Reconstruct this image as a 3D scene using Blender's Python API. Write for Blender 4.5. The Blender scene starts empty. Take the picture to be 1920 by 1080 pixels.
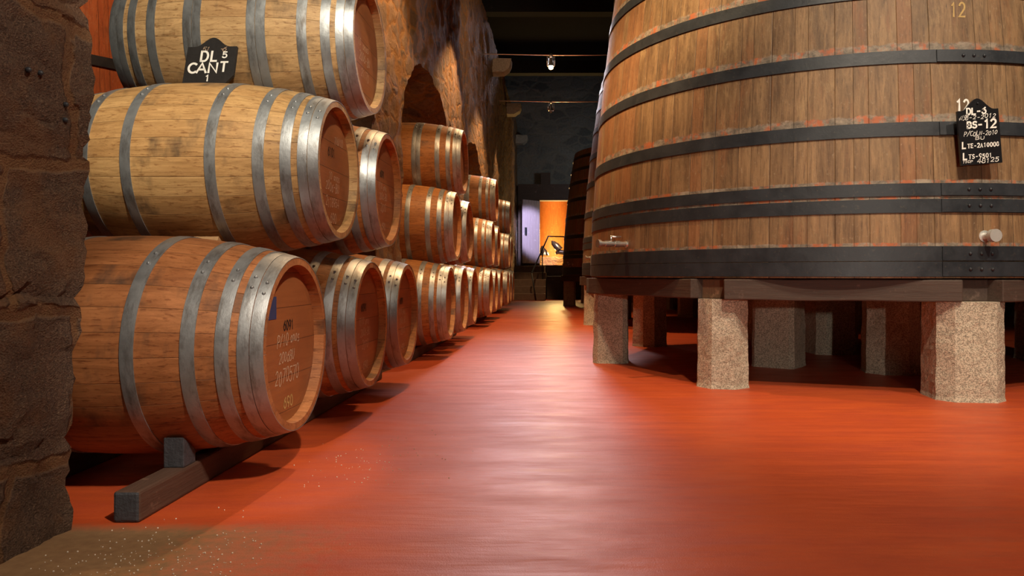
import bpy, bmesh, math, random
from mathutils import Vector, Matrix, noise
random.seed(7); noise.seed_set(11)
def nvec(p):        # repeatable vector noise
    return Vector((noise.noise(p+Vector((9.3, -1.5, -7.9))), noise.noise(p+Vector((31.7, 12.1, 3.3))), noise.noise(p+Vector((-5.9, 44.2, 21.6)))))
PI = math.pi
C = bpy.context.scene.collection
H = 0.65                      # camera height
F = 1360.0                    # focal length in px of a 1920 wide frame
VX, VY = 1047.0, 514.5        # vanishing point of the aisle

# ------------------------------------------------------------------ materials
def new_mat(name):
    m = bpy.data.materials.new(name); m.use_nodes = True
    nt = m.node_tree; nt.nodes.clear()
    out = nt.nodes.new('ShaderNodeOutputMaterial'); b = nt.nodes.new('ShaderNodeBsdfPrincipled')
    nt.links.new(b.outputs[0], out.inputs[0])
    return m, nt, b
class N:
    def __init__(s, nt): s.nt = nt
    def n(s, t, **kw):
        x = s.nt.nodes.new(t)
        for k, v in kw.items(): setattr(x, k, v)
        return x
    def put(s, sock, v):
        if v is None: return
        if hasattr(v, 'links') or hasattr(v, 'is_output'): s.nt.links.new(v, sock)
        else:
            if sock.type == 'RGBA' and len(v) == 3: v = (*v, 1)
            sock.default_value = v
    def math(s, op, a, b=None, c=None, clamp=False):
        x = s.n('ShaderNodeMath', operation=op, use_clamp=clamp)
        for i, v in enumerate((a, b, c)):
            if v is not None: s.put(x.inputs[i], v)
        return x.outputs[0]
    def mix(s, f, a, b, mode='MIX'):
        x = s.n('ShaderNodeMix', data_type='RGBA', blend_type=mode)
        s.put(x.inputs[0], f); s.put(x.inputs[6], a); s.put(x.inputs[7], b)
        return x.outputs[2]
    def noise(s, vec, scale, detail=4, rough=.55, out=0, dist=0):
        x = s.n('ShaderNodeTexNoise'); s.put(x.inputs['Vector'], vec)
        x.inputs['Scale'].default_value = scale; x.inputs['Detail'].default_value = detail
        x.inputs['Roughness'].default_value = rough; x.inputs['Distortion'].default_value = dist
        return x.outputs[out]
    def vor(s, vec, scale, feature='F1', out='Distance', rnd=1):
        x = s.n('ShaderNodeTexVoronoi', feature=feature); s.put(x.inputs['Vector'], vec)
        x.inputs['Scale'].default_value = scale; x.inputs['Randomness'].default_value = rnd
        return x.outputs[out]
    def ramp(s, f, stops, interp='LINEAR'):
        x = s.n('ShaderNodeValToRGB'); s.put(x.inputs[0], f); cr = x.color_ramp; cr.interpolation = interp
        while len(cr.elements) < len(stops): cr.elements.new(.5)
        for e, (p, c) in zip(cr.elements, stops):
            e.position = p; e.color = (c, c, c, 1) if not hasattr(c, '__len__') else (*c, 1)
        return x.outputs[0]
    def scale(s, vec, v):
        x = s.n('ShaderNodeVectorMath', operation='MULTIPLY'); s.put(x.inputs[0], vec); x.inputs[1].default_value = v
        return x.outputs[0]
    def add(s, a, b):
        x = s.n('ShaderNodeVectorMath', operation='ADD'); s.put(x.inputs[0], a); s.put(x.inputs[1], b)
        return x.outputs[0]
    def xyz(s, vec):
        x = s.n('ShaderNodeSeparateXYZ'); s.put(x.inputs[0], vec); return x.outputs
    def comb(s, x_, y_, z_):
        x = s.n('ShaderNodeCombineXYZ')
        for i, v in enumerate((x_, y_, z_)): s.put(x.inputs[i], v)
        return x.outputs[0]
    def bump(s, h, dist, strength=1, normal=None):
        x = s.n('ShaderNodeBump'); s.put(x.inputs['Height'], h); x.inputs['Distance'].default_value = dist
        x.inputs['Strength'].default_value = strength
        if normal is not None: s.put(x.inputs['Normal'], normal)
        return x.outputs[0]
    def obj(s): return s.n('ShaderNodeTexCoord').outputs['Object']
    def pos(s): return s.n('ShaderNodeNewGeometry').outputs['Position']
    def rnd(s): return s.n('ShaderNodeObjectInfo').outputs['Random']

def simple(name, col, rough=.5, metal=0, var=.25, sc=20, bump=.001, emit=None, es=0):
    m, nt, b = new_mat(name); g = N(nt); v = g.obj()
    f = g.noise(v, sc, 5)
    g.put(b.inputs['Base Color'], g.mix(f, tuple(c*(1-var) for c in col), tuple(min(1, c*(1+var)) for c in col)))
    b.inputs['Roughness'].default_value = rough; b.inputs['Metallic'].default_value = metal
    if bump: g.put(b.inputs['Normal'], g.bump(g.noise(v, sc*3, 4), bump))
    if emit: b.inputs['Emission Color'].default_value = (*emit, 1); b.inputs['Emission Strength'].default_value = es
    return m

# barrel wood : axis along local X, staves around it. tint comes from the object's own colour
def mk_barrel_wood(name, stain=True):
    m, nt, b = new_mat(name); g = N(nt)
    v = g.obj(); s = g.xyz(v); info = g.n('ShaderNodeObjectInfo')
    off = g.math('MULTIPLY', info.outputs['Random'], 37.0)
    ang = g.math('ARCTAN2', s[1], s[2])
    st = g.math('ADD', g.math('MULTIPLY', ang, 30/(2*PI)), off)
    idx = g.math('FLOOR', st); fr = g.math('FRACT', st)
    wn = g.n('ShaderNodeTexWhiteNoise', noise_dimensions='1D'); g.put(wn.inputs['W'], idx)
    edge = g.math('MINIMUM', fr, g.math('SUBTRACT', 1.0, fr))
    gap = g.math('SUBTRACT', 1.0, g.math('DIVIDE', edge, .018, clamp=True), clamp=True)
    vv = g.add(v, g.comb(off, g.math('MULTIPLY', wn.outputs[0], 9.0), off))
    grain = g.noise(g.scale(vv, (3.2, 42, 42)), 1.0, 8, .74, dist=.9)
    fleck = g.noise(g.scale(vv, (22, 110, 110)), 1.0, 3, .6)
    mott = g.noise(vv, 3.0, 4, .6)
    base = info.outputs['Color']
    c = g.mix(g.ramp(grain, [(.3, 0), (.72, 1)]), g.mix(1.0, base, (.56, .50, .43), 'MULTIPLY'), g.mix(1.0, base, (1.22, 1.20, 1.16), 'MULTIPLY'))
    c = g.mix(g.math('MULTIPLY', wn.outputs[0], .5), c, g.mix(1.0, c, (.72, .64, .56), 'MULTIPLY'))
    c = g.mix(g.ramp(mott, [(.42, 0), (.7, .55)]), c, g.mix(1.0, c, (.62, .48, .36), 'MULTIPLY'))
    c = g.mix(g.ramp(fleck, [(.57, 0), (.66, .75)]), c, g.mix(1.0, c, (.50, .38, .30), 'MULTIPLY'))
    gt = g.noise(g.scale(vv, (60, 160, 160)), 1.0, 4, .7)
    c = g.mix(g.ramp(gt, [(.56, 0), (.7, .45)]), c, g.mix(1.0, c, (.45, .36, .30), 'MULTIPLY'))
    if stain:
        d = g.noise(g.scale(vv, (5.5, 2.6, 2.6)), 1.0, 5, .62)
        c = g.mix(g.ramp(d, [(.565, 0), (.70, .8)]), c, (.05, .035, .025))
    c = g.mix(g.math('MULTIPLY', gap, .55), c, (.05, .025, .014))
    g.put(b.inputs['Base Color'], c)
    g.put(b.inputs['Roughness'], g.ramp(grain, [(.2, .48), (.8, .66)]))
    hgt = g.math('SUBTRACT', g.math('ADD', g.math('MULTIPLY', grain, .35), g.math('MULTIPLY', fleck, .2)), g.math('MULTIPLY', gap, .5))
    g.put(b.inputs['Normal'], g.bump(hgt, .0024, .9))
    return m
M = {}
M['barrel'] = mk_barrel_wood('oak_staves')

def mk_head():
    m, nt, b = new_mat('barrel_head_wood'); g = N(nt); v = g.obj(); info = g.n('ShaderNodeObjectInfo')
    off = g.math('MULTIPLY', info.outputs['Random'], 23.0)
    s = g.xyz(v)
    st = g.math('ADD', g.math('MULTIPLY', s[2], 9.0), off); fr = g.math('FRACT', st)
    wn = g.n('ShaderNodeTexWhiteNoise', noise_dimensions='1D'); g.put(wn.inputs['W'], g.math('FLOOR', st))
    gap = g.math('LESS_THAN', fr, .02)
    vv = g.add(v, g.comb(off, off, g.math('MULTIPLY', wn.outputs[0], 5.0)))
    gr = g.noise(g.scale(vv, (40, 5, 60)), 1.0, 6, .6)
    bl = g.noise(vv, 4.5, 4)
    c = g.mix(gr, (.21, .068, .022), (.43, .16, .05))
    c = g.mix(g.math('MULTIPLY', wn.outputs[0], .35), c, (.22, .07, .025))
    c = g.mix(g.ramp(bl, [(.45, 0), (.75, .6)]), c, (.16, .055, .022))
    c = g.mix(g.math('MULTIPLY', gap, .7), c, (.03, .012, .006))
    g.put(b.inputs['Base Color'], c); b.inputs['Roughness'].default_value = .5
    g.put(b.inputs['Normal'], g.bump(g.math('SUBTRACT', g.math('MULTIPLY', gr, .3), gap), .0018))
    return m
M['head'] = mk_head()

def mk_galv():
    m, nt, b = new_mat('galvanised_hoop'); g = N(nt); v = g.obj(); off = g.math('MULTIPLY', g.rnd(), 31.0)
    vv = g.add(v, g.comb(off, off, off))
    a = g.noise(vv, 14, 6, .7); sp = g.vor(vv, 90); dirt = g.noise(g.scale(vv, (30, 8, 8)), 1.0, 5, .7)
    c = g.mix(a, (.22, .23, .24), (.50, .53, .56))
    c = g.mix(g.math('MULTIPLY', sp, .5), c, (.40, .42, .44))
    c = g.mix(g.ramp(dirt, [(.5, 0), (.72, .75)]), c, (.11, .085, .065))
    g.put(b.inputs['Base Color'], c); b.inputs['Metallic'].default_value = .72
    g.put(b.inputs['Roughness'], g.ramp(a, [(.25, .34), (.75, .55)]))
    g.put(b.inputs['Normal'], g.bump(g.math('ADD', a, g.math('MULTIPLY', dirt, .6)), .0012))
    return m
M['galv'] = mk_galv()

HOOPS_Z = [(-.012, .066), (.068, .145), (.316, .388), (.402, .469), (.714, .788), (1.098, 1.168), (1.46, 1.53), (1.80, 1.87), (2.08, 2.14), (2.33, 2.39)]
def mk_vat(name, light, dark, red, wear=True):
    m, nt, b = new_mat(name); g = N(nt); v = g.obj(); s = g.xyz(v)
    off = g.math('MULTIPLY', g.rnd(), 17.0)
    ang = g.math('ARCTAN2', s[0], s[1])
    st0 = g.math('MULTIPLY', ang, 108/(2*PI))
    st = g.math('ADD', st0, g.math('MULTIPLY', g.math('SINE', g.math('MULTIPLY', st0, 2.3)), .22))
    idx = g.math('FLOOR', st); fr = g.math('FRACT', st)
    wn = g.n('ShaderNodeTexWhiteNoise', noise_dimensions='1D'); g.put(wn.inputs['W'], g.math('ADD', idx, off))
    wc3 = g.n('ShaderNodeSeparateColor'); g.put(wc3.inputs[0], wn.outputs['Color'])
    edge = g.math('MINIMUM', fr, g.math('SUBTRACT', 1.0, fr))
    gap = g.math('SUBTRACT', 1.0, g.math('DIVIDE', edge, .022, clamp=True), clamp=True)
    vv = g.add(v, g.comb(g.math('MULTIPLY', wn.outputs[0], 7.0), off, g.math('MULTIPLY', wn.outputs[0], 3.0)))
    gr = g.noise(g.scale(vv, (26, 26, 1.5)), 1.0, 8, .72, dist=.5)
    fine = g.noise(g.scale(vv, (130, 130, 7)), 1.0, 4, .65)
    blotch = g.noise(g.scale(vv, (5, 5, 2.6)), 1.0, 6, .7)
    grit = g.noise(g.scale(vv, (70, 70, 45)), 1.0, 4, .7)
    red_n = g.noise(g.scale(vv, (8, 8, 1.4)), 1.0, 5, .65)
    c = g.mix(g.ramp(gr, [(.36, 0), (.64, 1)]), dark, light)
    c = g.mix(g.math('MULTIPLY', wc3.outputs[0], .55), c, g.mix(1.0, c, (.52, .48, .44), 'MULTIPLY'))
    c = g.mix(g.math('MULTIPLY', g.math('GREATER_THAN', wc3.outputs[1], .78), .45), c, red)
    c = g.mix(g.ramp(red_n, [(.54, 0), (.70, .6)]), c, red)
    c = g.mix(g.ramp(blotch, [(.50, 0), (.68, .65)]), c, g.mix(1.0, c, (.55, .58, .62), 'MULTIPLY'))
    c = g.mix(g.ramp(blotch, [(.28, .5), (.40, 0)]), c, (.46, .31, .15))
    c = g.mix(g.ramp(fine, [(.54, 0), (.72, .7)]), c, (.06, .03, .015))
    c = g.mix(g.ramp(grit, [(.60, 0), (.76, .5)]), c, (.42, .33, .22))
    c = g.mix(g.ramp(grit, [(.26, .6), (.38, 0)]), c, (.05, .03, .02))
    if wear:      # scuffed band with bits of old red paint just above every hoop
        tot = None
        for (z0, z1) in HOOPS_Z[1:8]:
            d = g.math('ABSOLUTE', g.math('SUBTRACT', s[2], z1+(.016 if z1 > .5 else .008)))
            k = g.math('SUBTRACT', 1.0, g.math('DIVIDE', d, .042 if z1 > .5 else .018), clamp=True)
            tot = k if tot is None else g.math('MAXIMUM', tot, k)
        pn = g.noise(g.scale(v, (14, 14, 22)), 1.0, 6, .75)
        rp = g.noise(g.scale(v, (9, 9, 6)), 1.3, 5, .7)
        w = g.ramp(g.math('ADD', g.math('MULTIPLY', pn, .8), g.math('MULTIPLY', tot, .55)), [(.62, 0), (.74, .9)])
        w = g.math('MULTIPLY', w, g.math('GREATER_THAN', tot, .02))
        wc = g.mix(g.ramp(rp, [(.50, 0), (.60, 1)]), g.mix(g.ramp(pn, [(.4, 0), (.65, 1)]), (.10, .085, .07), (.36, .29, .22)), g.mix(pn, (.22, .05, .02), (.62, .17, .06)))
        c = g.mix(w, c, wc)
        wr = g.noise(g.scale(v, (5, 5, 4)), 1.0, 7, .8)       # scraped pale patches
        c = g.mix(g.ramp(wr, [(.67, 0), (.72, .5)]), c, (.46, .40, .34))
    c = g.mix(g.math('MULTIPLY', gap, g.math('MULTIPLY', wc3.outputs[2], .9)), c, (.03, .016, .01))
    g.put(b.inputs['Base Color'], c); b.inputs['Roughness'].default_value = .6
    g.put(b.inputs['Normal'], g.bump(g.math('SUBTRACT', g.math('ADD', g.math('MULTIPLY', gr, .5), g.math('MULTIPLY', grit, .3)), g.math('MULTIPLY', gap, .7)), .004, .9))
    return m
M['vat'] = mk_vat('vat_staves', (.34, .205, .098), (.15, .082, .038), (.27, .10, .036))
M['vat_red'] = mk_vat('vat_staves_reddish', (.55, .17, .05), (.38, .10, .03), (.42, .10, .03), False)

def mk_iron():
    m, nt, b = new_mat('black_iron'); g = N(nt); v = g.obj()
    a = g.noise(v, 7, 6, .7); f = g.noise(v, 60, 3)
    c = g.mix(a, (.012, .014, .018), (.045, .052, .064)); c = g.mix(g.ramp(f, [(.62, 0), (.75, .5)]), c, (.09, .075, .06))
    g.put(b.inputs['Base Color'], c); b.inputs['Metallic'].default_value = .25
    g.put(b.inputs['Roughness'], g.ramp(a, [(.3, .38), (.7, .6)]))
    g.put(b.inputs['Normal'], g.bump(g.math('ADD', a, g.math('MULTIPLY', f, .3)), .0015))
    return m
M['iron'] = mk_iron()

def mk_granite(name, a_, b_, c_, rough_amt=.004):
    m, nt, b = new_mat(name); g = N(nt); v = g.pos()
    sp = g.vor(v, 230, out='Color'); spv = g.n('ShaderNodeSeparateColor'); g.put(spv.inputs[0], sp)
    n1 = g.noise(v, 90, 4, .7); n2 = g.noise(v, 5, 5, .6)
    c = g.mix(g.ramp(spv.outputs[0], [(.25, 0), (.6, 1)]), a_, b_)
    c = g.mix(g.ramp(n1, [(.55, 0), (.7, .8)]), c, c_)
    c = g.mix(g.ramp(n2, [(.5, 0), (.72, .45)]), c, (.20, .12, .065))
    g.put(b.inputs['Base Color'], c); b.inputs['Roughness'].default_value = .85
    g.put(b.inputs['Normal'], g.bump(g.math('ADD', n1, g.math('MULTIPLY', spv.outputs[0], .5)), rough_amt))
    return m
M['granite'] = mk_granite('granite', (.30, .26, .20), (.62, .54, .42), (.10, .085, .07))

def mk_pier():        # big rough ashlar blocks with crumbling ochre mortar
    m, nt, b = new_mat('rough_ashlar'); g = N(nt); p = g.pos(); s = g.xyz(p)
    wob = g.noise(p, 5, 3, .6, out=1)
    ws = g.xyz(g.add(p, g.scale(wob, (.12, .12, .09))))
    br = g.n('ShaderNodeTexBrick', offset=.5); g.put(br.inputs['Vector'], g.comb(g.math('ADD', g.math('ADD', ws[1], ws[0]), .18), g.math('ADD', ws[2], .14), 0))
    br.inputs['Scale'].default_value = 1; br.inputs['Mortar Size'].default_value = .02; br.inputs['Mortar Smooth'].default_value = .5
    br.inputs['Brick Width'].default_value = .46; br.inputs['Row Height'].default_value = .37
    n1 = g.noise(p, 150, 6, .78); n2 = g.noise(p, 13, 6, .7); n3 = g.noise(p, 3.2, 5, .65); sp = g.vor(p, 230)
    c = g.mix(n2, (.045, .024, .016), (.20, .11, .065))
    c = g.mix(g.ramp(n1, [(.53, 0), (.66, .75)]), c, (.33, .22, .14))
    c = g.mix(g.ramp(n1, [(.36, .85), (.46, 0)]), c, (.025, .013, .010))
    c = g.mix(g.ramp(n3, [(.50, 0), (.60, .6)]), c, (.20, .085, .03))
    c = g.mix(g.math('MULTIPLY', br.outputs['Fac'], .8), c, g.mix(n2, (.10, .04, .015), (.34, .16, .055)))
    g.put(b.inputs['Base Color'], c); b.inputs['Roughness'].default_value = .75
    h = g.math('SUBTRACT', g.math('ADD', g.math('MULTIPLY', n1, .45), g.math('ADD', n2, g.math('MULTIPLY', sp, .3))), g.math('MULTIPLY', br.outputs['Fac'], .9))
    g.put(b.inputs['Normal'], g.bump(h, .022, 1))
    return m
M['pier'] = mk_pier()

def mk_rubble(name, stone_a, stone_b, mortar, scale=4.2, bd=.03):
    m, nt, b = new_mat(name); g = N(nt); p = g.pos()
    wob = g.add(p, g.scale(g.noise(p, 3.5, 3, .6, out=1), (.22, .22, .22)))
    vv = g.scale(wob, (1, 1, 1.5))
    e = g.vor(vv, scale, 'DISTANCE_TO_EDGE'); col = g.vor(vv, scale, out='Color')
    sc = g.n('ShaderNodeSeparateColor'); g.put(sc.inputs[0], col)
    n1 = g.noise(p, 20, 9, .8); n2 = g.noise(p, 6, 5, .7)
    mort = g.ramp(g.math('ADD', e, g.math('MULTIPLY', g.math('SUBTRACT', n2, .5), .22)), [(.05, 1), (.13, 0)])
    c = g.mix(sc.outputs[0], stone_a, stone_b)
    c = g.mix(g.ramp(n1, [(.45, 0), (.7, .7)]), c, g.mix(1.0, c, (.3, .26, .24), 'MULTIPLY'))
    c = g.mix(mort, c, g.mix(n1, mortar, tuple(x*.35 for x in mortar)))
    c = g.mix(g.ramp(n1, [(.33, .85), (.43, 0)]), c, (.022, .014, .010))
    g.put(b.inputs['Base Color'], c); b.inputs['Roughness'].default_value = .85
    h = g.math('ADD', g.math('MULTIPLY', g.math('MINIMUM', e, .18), 2.5), g.math('ADD', g.math('MULTIPLY', n1, .8), n2))
    g.put(b.inputs['Normal'], g.bump(h, bd, 1))
    return m
M['rubble'] = mk_rubble('rubble_wall', (.15, .10, .07), (.34, .20, .11), (.48, .23, .075), bd=.06)
M['back'] = mk_rubble('grey_rubble', (.13, .135, .13), (.24, .24, .22), (.30, .29, .25), 2.6, .025)
M['warmrubble'] = mk_rubble('warm_rubble', (.4, .2, .1), (.6, .35, .15), (.6, .35, .15), 6, .02)

def mk_floor():
    m, nt, b = new_mat('red_resin_floor'); g = N(nt); p = g.pos(); s = g.xyz(p)
    n1 = g.noise(p, .9, 5, .6); n2 = g.noise(g.scale(p, (1.6, 5, 1)), 1.5, 5, .65); n3 = g.noise(p, 260, 2, .5); n4 = g.noise(p, 38, 4, .6)
    c = g.mix(g.ramp(n1, [(.3, 0), (.7, 1)]), (.44, .062, .016), (.60, .100, .024))
    c = g.mix(g.ramp(n2, [(.42, 0), (.70, .65)]), c, (.36, .044, .018))
    c = g.mix(g.ramp(n3, [(.60, 0), (.8, .3)]), c, (.62, .16, .09))
    # dusty bare concrete at the foot of the near pier
    d = g.math('SUBTRACT', g.math('MULTIPLY', g.math('ADD', s[0], .50), -1.0), g.math('MULTIPLY', g.math('SUBTRACT', n4, .5), .5))
    dy = g.math('SUBTRACT', 1.90, g.math('ADD', s[1], g.math('MULTIPLY', g.math('SUBTRACT', n4, .5), .06)))
    mk = g.math('MULTIPLY', g.math('MULTIPLY', d, 2.2, clamp=True), g.math('MULTIPLY', dy, 14.0, clamp=True))
    c = g.mix(g.math('MULTIPLY', mk, .95), c, g.mix(n4, (.15, .085, .04), (.36, .23, .11)))
    g.put(b.inputs['Base Color'], c)
    g.put(b.inputs['Roughness'], g.math('ADD', g.ramp(n2, [(.3, .40), (.7, .54)]), g.math('MULTIPLY', mk, .3)))
    hh = g.math('ADD', g.math('MULTIPLY', n3, .10), g.math('MULTIPLY', g.noise(g.scale(p, (1.2, 6.5, 1)), 1.6, 3, .5), 1.6))
    g.put(b.inputs['Normal'], g.bump(g.math('ADD', hh, g.math('MULTIPLY', n4, .10)), .006, 1))
    b.inputs['Specular IOR Level'].default_value = .5
    return m
M['floor'] = mk_floor()

def mk_timber(name, a_, b_, axis=0, rough=.7):
    m, nt, b = new_mat(name); g = N(nt); v = g.obj()
    sc = [45, 45, 45]; sc[axis] = 3
    n1 = g.noise(g.scale(v, tuple(sc)), 1.0, 6, .7); n2 = g.noise(v, 4, 5, .65); n3 = g.noise(v, 14, 5, .7)
    c = g.mix(n1, a_, b_); c = g.mix(g.ramp(n3, [(.60, 0), (.74, .5)]), c, tuple(min(1, x*2.4+.03) for x in b_))
    g.put(b.inputs['Base Color'], c); b.inputs['Roughness'].default_value = rough
    g.put(b.inputs['Normal'], g.bump(g.math('ADD', n1, g.math('MULTIPLY', n2, .5)), .004))
    return m
M['timber'] = mk_timber('old_dark_timber', (.025, .015, .012), (.09, .055, .04), 0)
M['timber_y'] = mk_timber('dark_rail_timber', (.04, .018, .012), (.13, .07, .045), 1)
M['timber_end'] = simple('tarred_beam_end', (.045, .048, .058), .75, 0, .5, 30, .003)
M['block'] = mk_timber('brown_block_timber', (.07, .035, .018), (.20, .10, .05), 2)
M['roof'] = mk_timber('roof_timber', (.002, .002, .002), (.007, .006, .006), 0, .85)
M['chock'] = simple('chock_wood', (.45, .27, .13), .6, 0, .3, 18, .002)
M['steel'] = simple('stainless_steel', (.8, .8, .78), .24, .92, .05, 30, 0)
M['cap'] = simple('brushed_steel', (.7, .7, .68), .42, .6, .1, 60, 0)
M['white_paint'] = simple('white_paint', (.82, .80, .76), .7, 0, .08, 60, 0)
M['chalk'] = simple('chalk', (.52, .36, .25), .9, 0, .35, 120, 0)
M['ochre_paint'] = simple('ochre_paint', (.50, .33, .12), .7, 0, .25, 60, 0)
M['black_paint'] = simple('black_paint', (.02, .012, .01), .6, 0, .2, 60, 0)
M['sign'] = simple('blackboard', (.020, .018, .018), .45, 0, .35, 25, .001)
M['sign_gloss'] = simple('glossy_blackboard', (.012, .012, .014), .25, 0, .35, 25, .001)
M['blue_label'] = simple('blue_label', (.03, .05, .14), .5, 0, .2, 40, 0)
M['step'] = simple('step_stone', (.12, .075, .055), .8, 0, .4, 12, .004)
M['door_wood'] = mk_timber('door_boards', (.30, .24, .26), (.58, .50, .54), 2)
M['orange_wood'] = mk_timber('orange_boards', (.12, .03, .01), (.62, .25, .06), 2)
M['dark_gloss'] = simple('dark_glossy_metal', (.02, .018, .03), .25, .6, .2, 10, 0)
M['bulb'] = simple('lit_bulb', (1, .8, .5), .4, 0, 0, 5, 0, emit=(1, .62, .25), es=45)
M['glass_off'] = simple('unlit_lens', (.35, .36, .38), .15, .3, .1, 5, 0)
M['grit'] = simple('pale_grit', (.75, .66, .55), .9, 0, .3, 50, 0)

# ------------------------------------------------------------------ mesh helpers
def link(name, bm, mats, parent=None, smooth=False, bevel=0):
    me = bpy.data.meshes.new(name); bm.normal_update(); bm.edges.index_update()
    sharp_idx = [e.index for e in bm.edges if len(e.link_faces) == 2 and e.calc_face_angle(0) > .45]
    bm.to_mesh(me); bm.free()
    for m in (mats if isinstance(mats, (list, tuple)) else [mats]): me.materials.append(m)
    if smooth:
        for p in me.polygons: p.use_smooth = True
    for e in sharp_idx: me.edges[e].use_edge_sharp = True
    o = bpy.data.objects.new(name, me); C.objects.link(o)
    if parent is not None: o.parent = parent
    if bevel:
        b = o.modifiers.new('bevel', 'BEVEL'); b.width = bevel; b.segments = 2; b.limit_method = 'ANGLE'
    return o
def empty(name, loc=(0, 0, 0), rot=(0, 0, 0)):
    o = bpy.data.objects.new(name, None); C.objects.link(o); o.location = loc; o.rotation_euler = rot; o.empty_display_size = .1
    return o
def tag(o, label, cat, group=None, kind=None):
    o['label'] = label; o['category'] = cat
    if group: o['group'] = group
    if kind: o['kind'] = kind
    return o
def struct(o, label=None):
    o['kind'] = 'structure'
    if label: o['label'] = label
    return o
def box(bm, lo, hi, mat=0, rot=None, piv=None):
    vs = [bm.verts.new((x, y, z)) for x in (lo[0], hi[0]) for y in (lo[1], hi[1]) for z in (lo[2], hi[2])]
    if rot is not None:
        for v in vs: v.co = rot @ (v.co-Vector(piv)) + Vector(piv)
    for f in ((0, 1, 3, 2), (4, 6, 7, 5), (0, 4, 5, 1), (2, 3, 7, 6), (0, 2, 6, 4), (1, 5, 7, 3)):
        fc = bm.faces.new([vs[i] for i in f]); fc.material_index = mat
    return vs
def revolve(bm, prof, n=64, axis='z', a0=0, a1=2*PI, closed_prof=False, mat=0, smooth=True):
    full = abs(a1-a0-2*PI) < 1e-6
    cols = []
    for i in range(n if full else n+1):
        a = a0+(a1-a0)*i/n; col = []
        for (r, h) in prof:
            if axis == 'z': col.append(bm.verts.new((r*math.cos(a), r*math.sin(a), h)))
            else: col.append(bm.verts.new((h, r*math.cos(a), r*math.sin(a))))
        cols.append(col)
    m = len(prof)
    for i in range(n):
        A, B = cols[i], cols[(i+1) % len(cols)]
        for j in range(m if closed_prof else m-1):
            k = (j+1) % m
            vs = [A[j], B[j], B[k], A[k]] if axis == 'z' else [A[j], B[j], B[k], A[k]]
            try: f = bm.faces.new(vs); f.smooth = smooth; f.material_index = mat
            except ValueError: pass
    return cols
def tube(bm, pts, r, seg=8, cap=True):
    pts = [Vector(p) for p in pts]; rings = []
    rr = r if hasattr(r, '__len__') else [r]*len(pts)
    up = Vector((0, 0, 1))
    for i, p in enumerate(pts):
        d = (pts[min(i+1, len(pts)-1)]-pts[max(i-1, 0)]).normalized()
        u = d.cross(up)
        if u.length < .05: u = d.cross(Vector((1, 0, 0)))
        u.normalize(); w = d.cross(u).normalized()
        rings.append([bm.verts.new(p+u*math.cos(2*PI*k/seg)*rr[i]+w*math.sin(2*PI*k/seg)*rr[i]) for k in range(seg)])
    for a, b in zip(rings, rings[1:]):
        for k in range(seg):
            f = bm.faces.new((a[k], a[(k+1) % seg], b[(k+1) % seg], b[k])); f.smooth = True
    if cap:
        bm.faces.new(rings[0][::-1]); bm.faces.new(rings[-1])
def recalc(bm): bmesh.ops.recalc_face_normals(bm, faces=bm.faces)
def dup(o, parent=None):
    c = o.copy(); C.objects.link(c)
    if parent is not None: c.parent = parent
    for ch in list(o.children): dup(ch, c)
    return c

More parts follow.
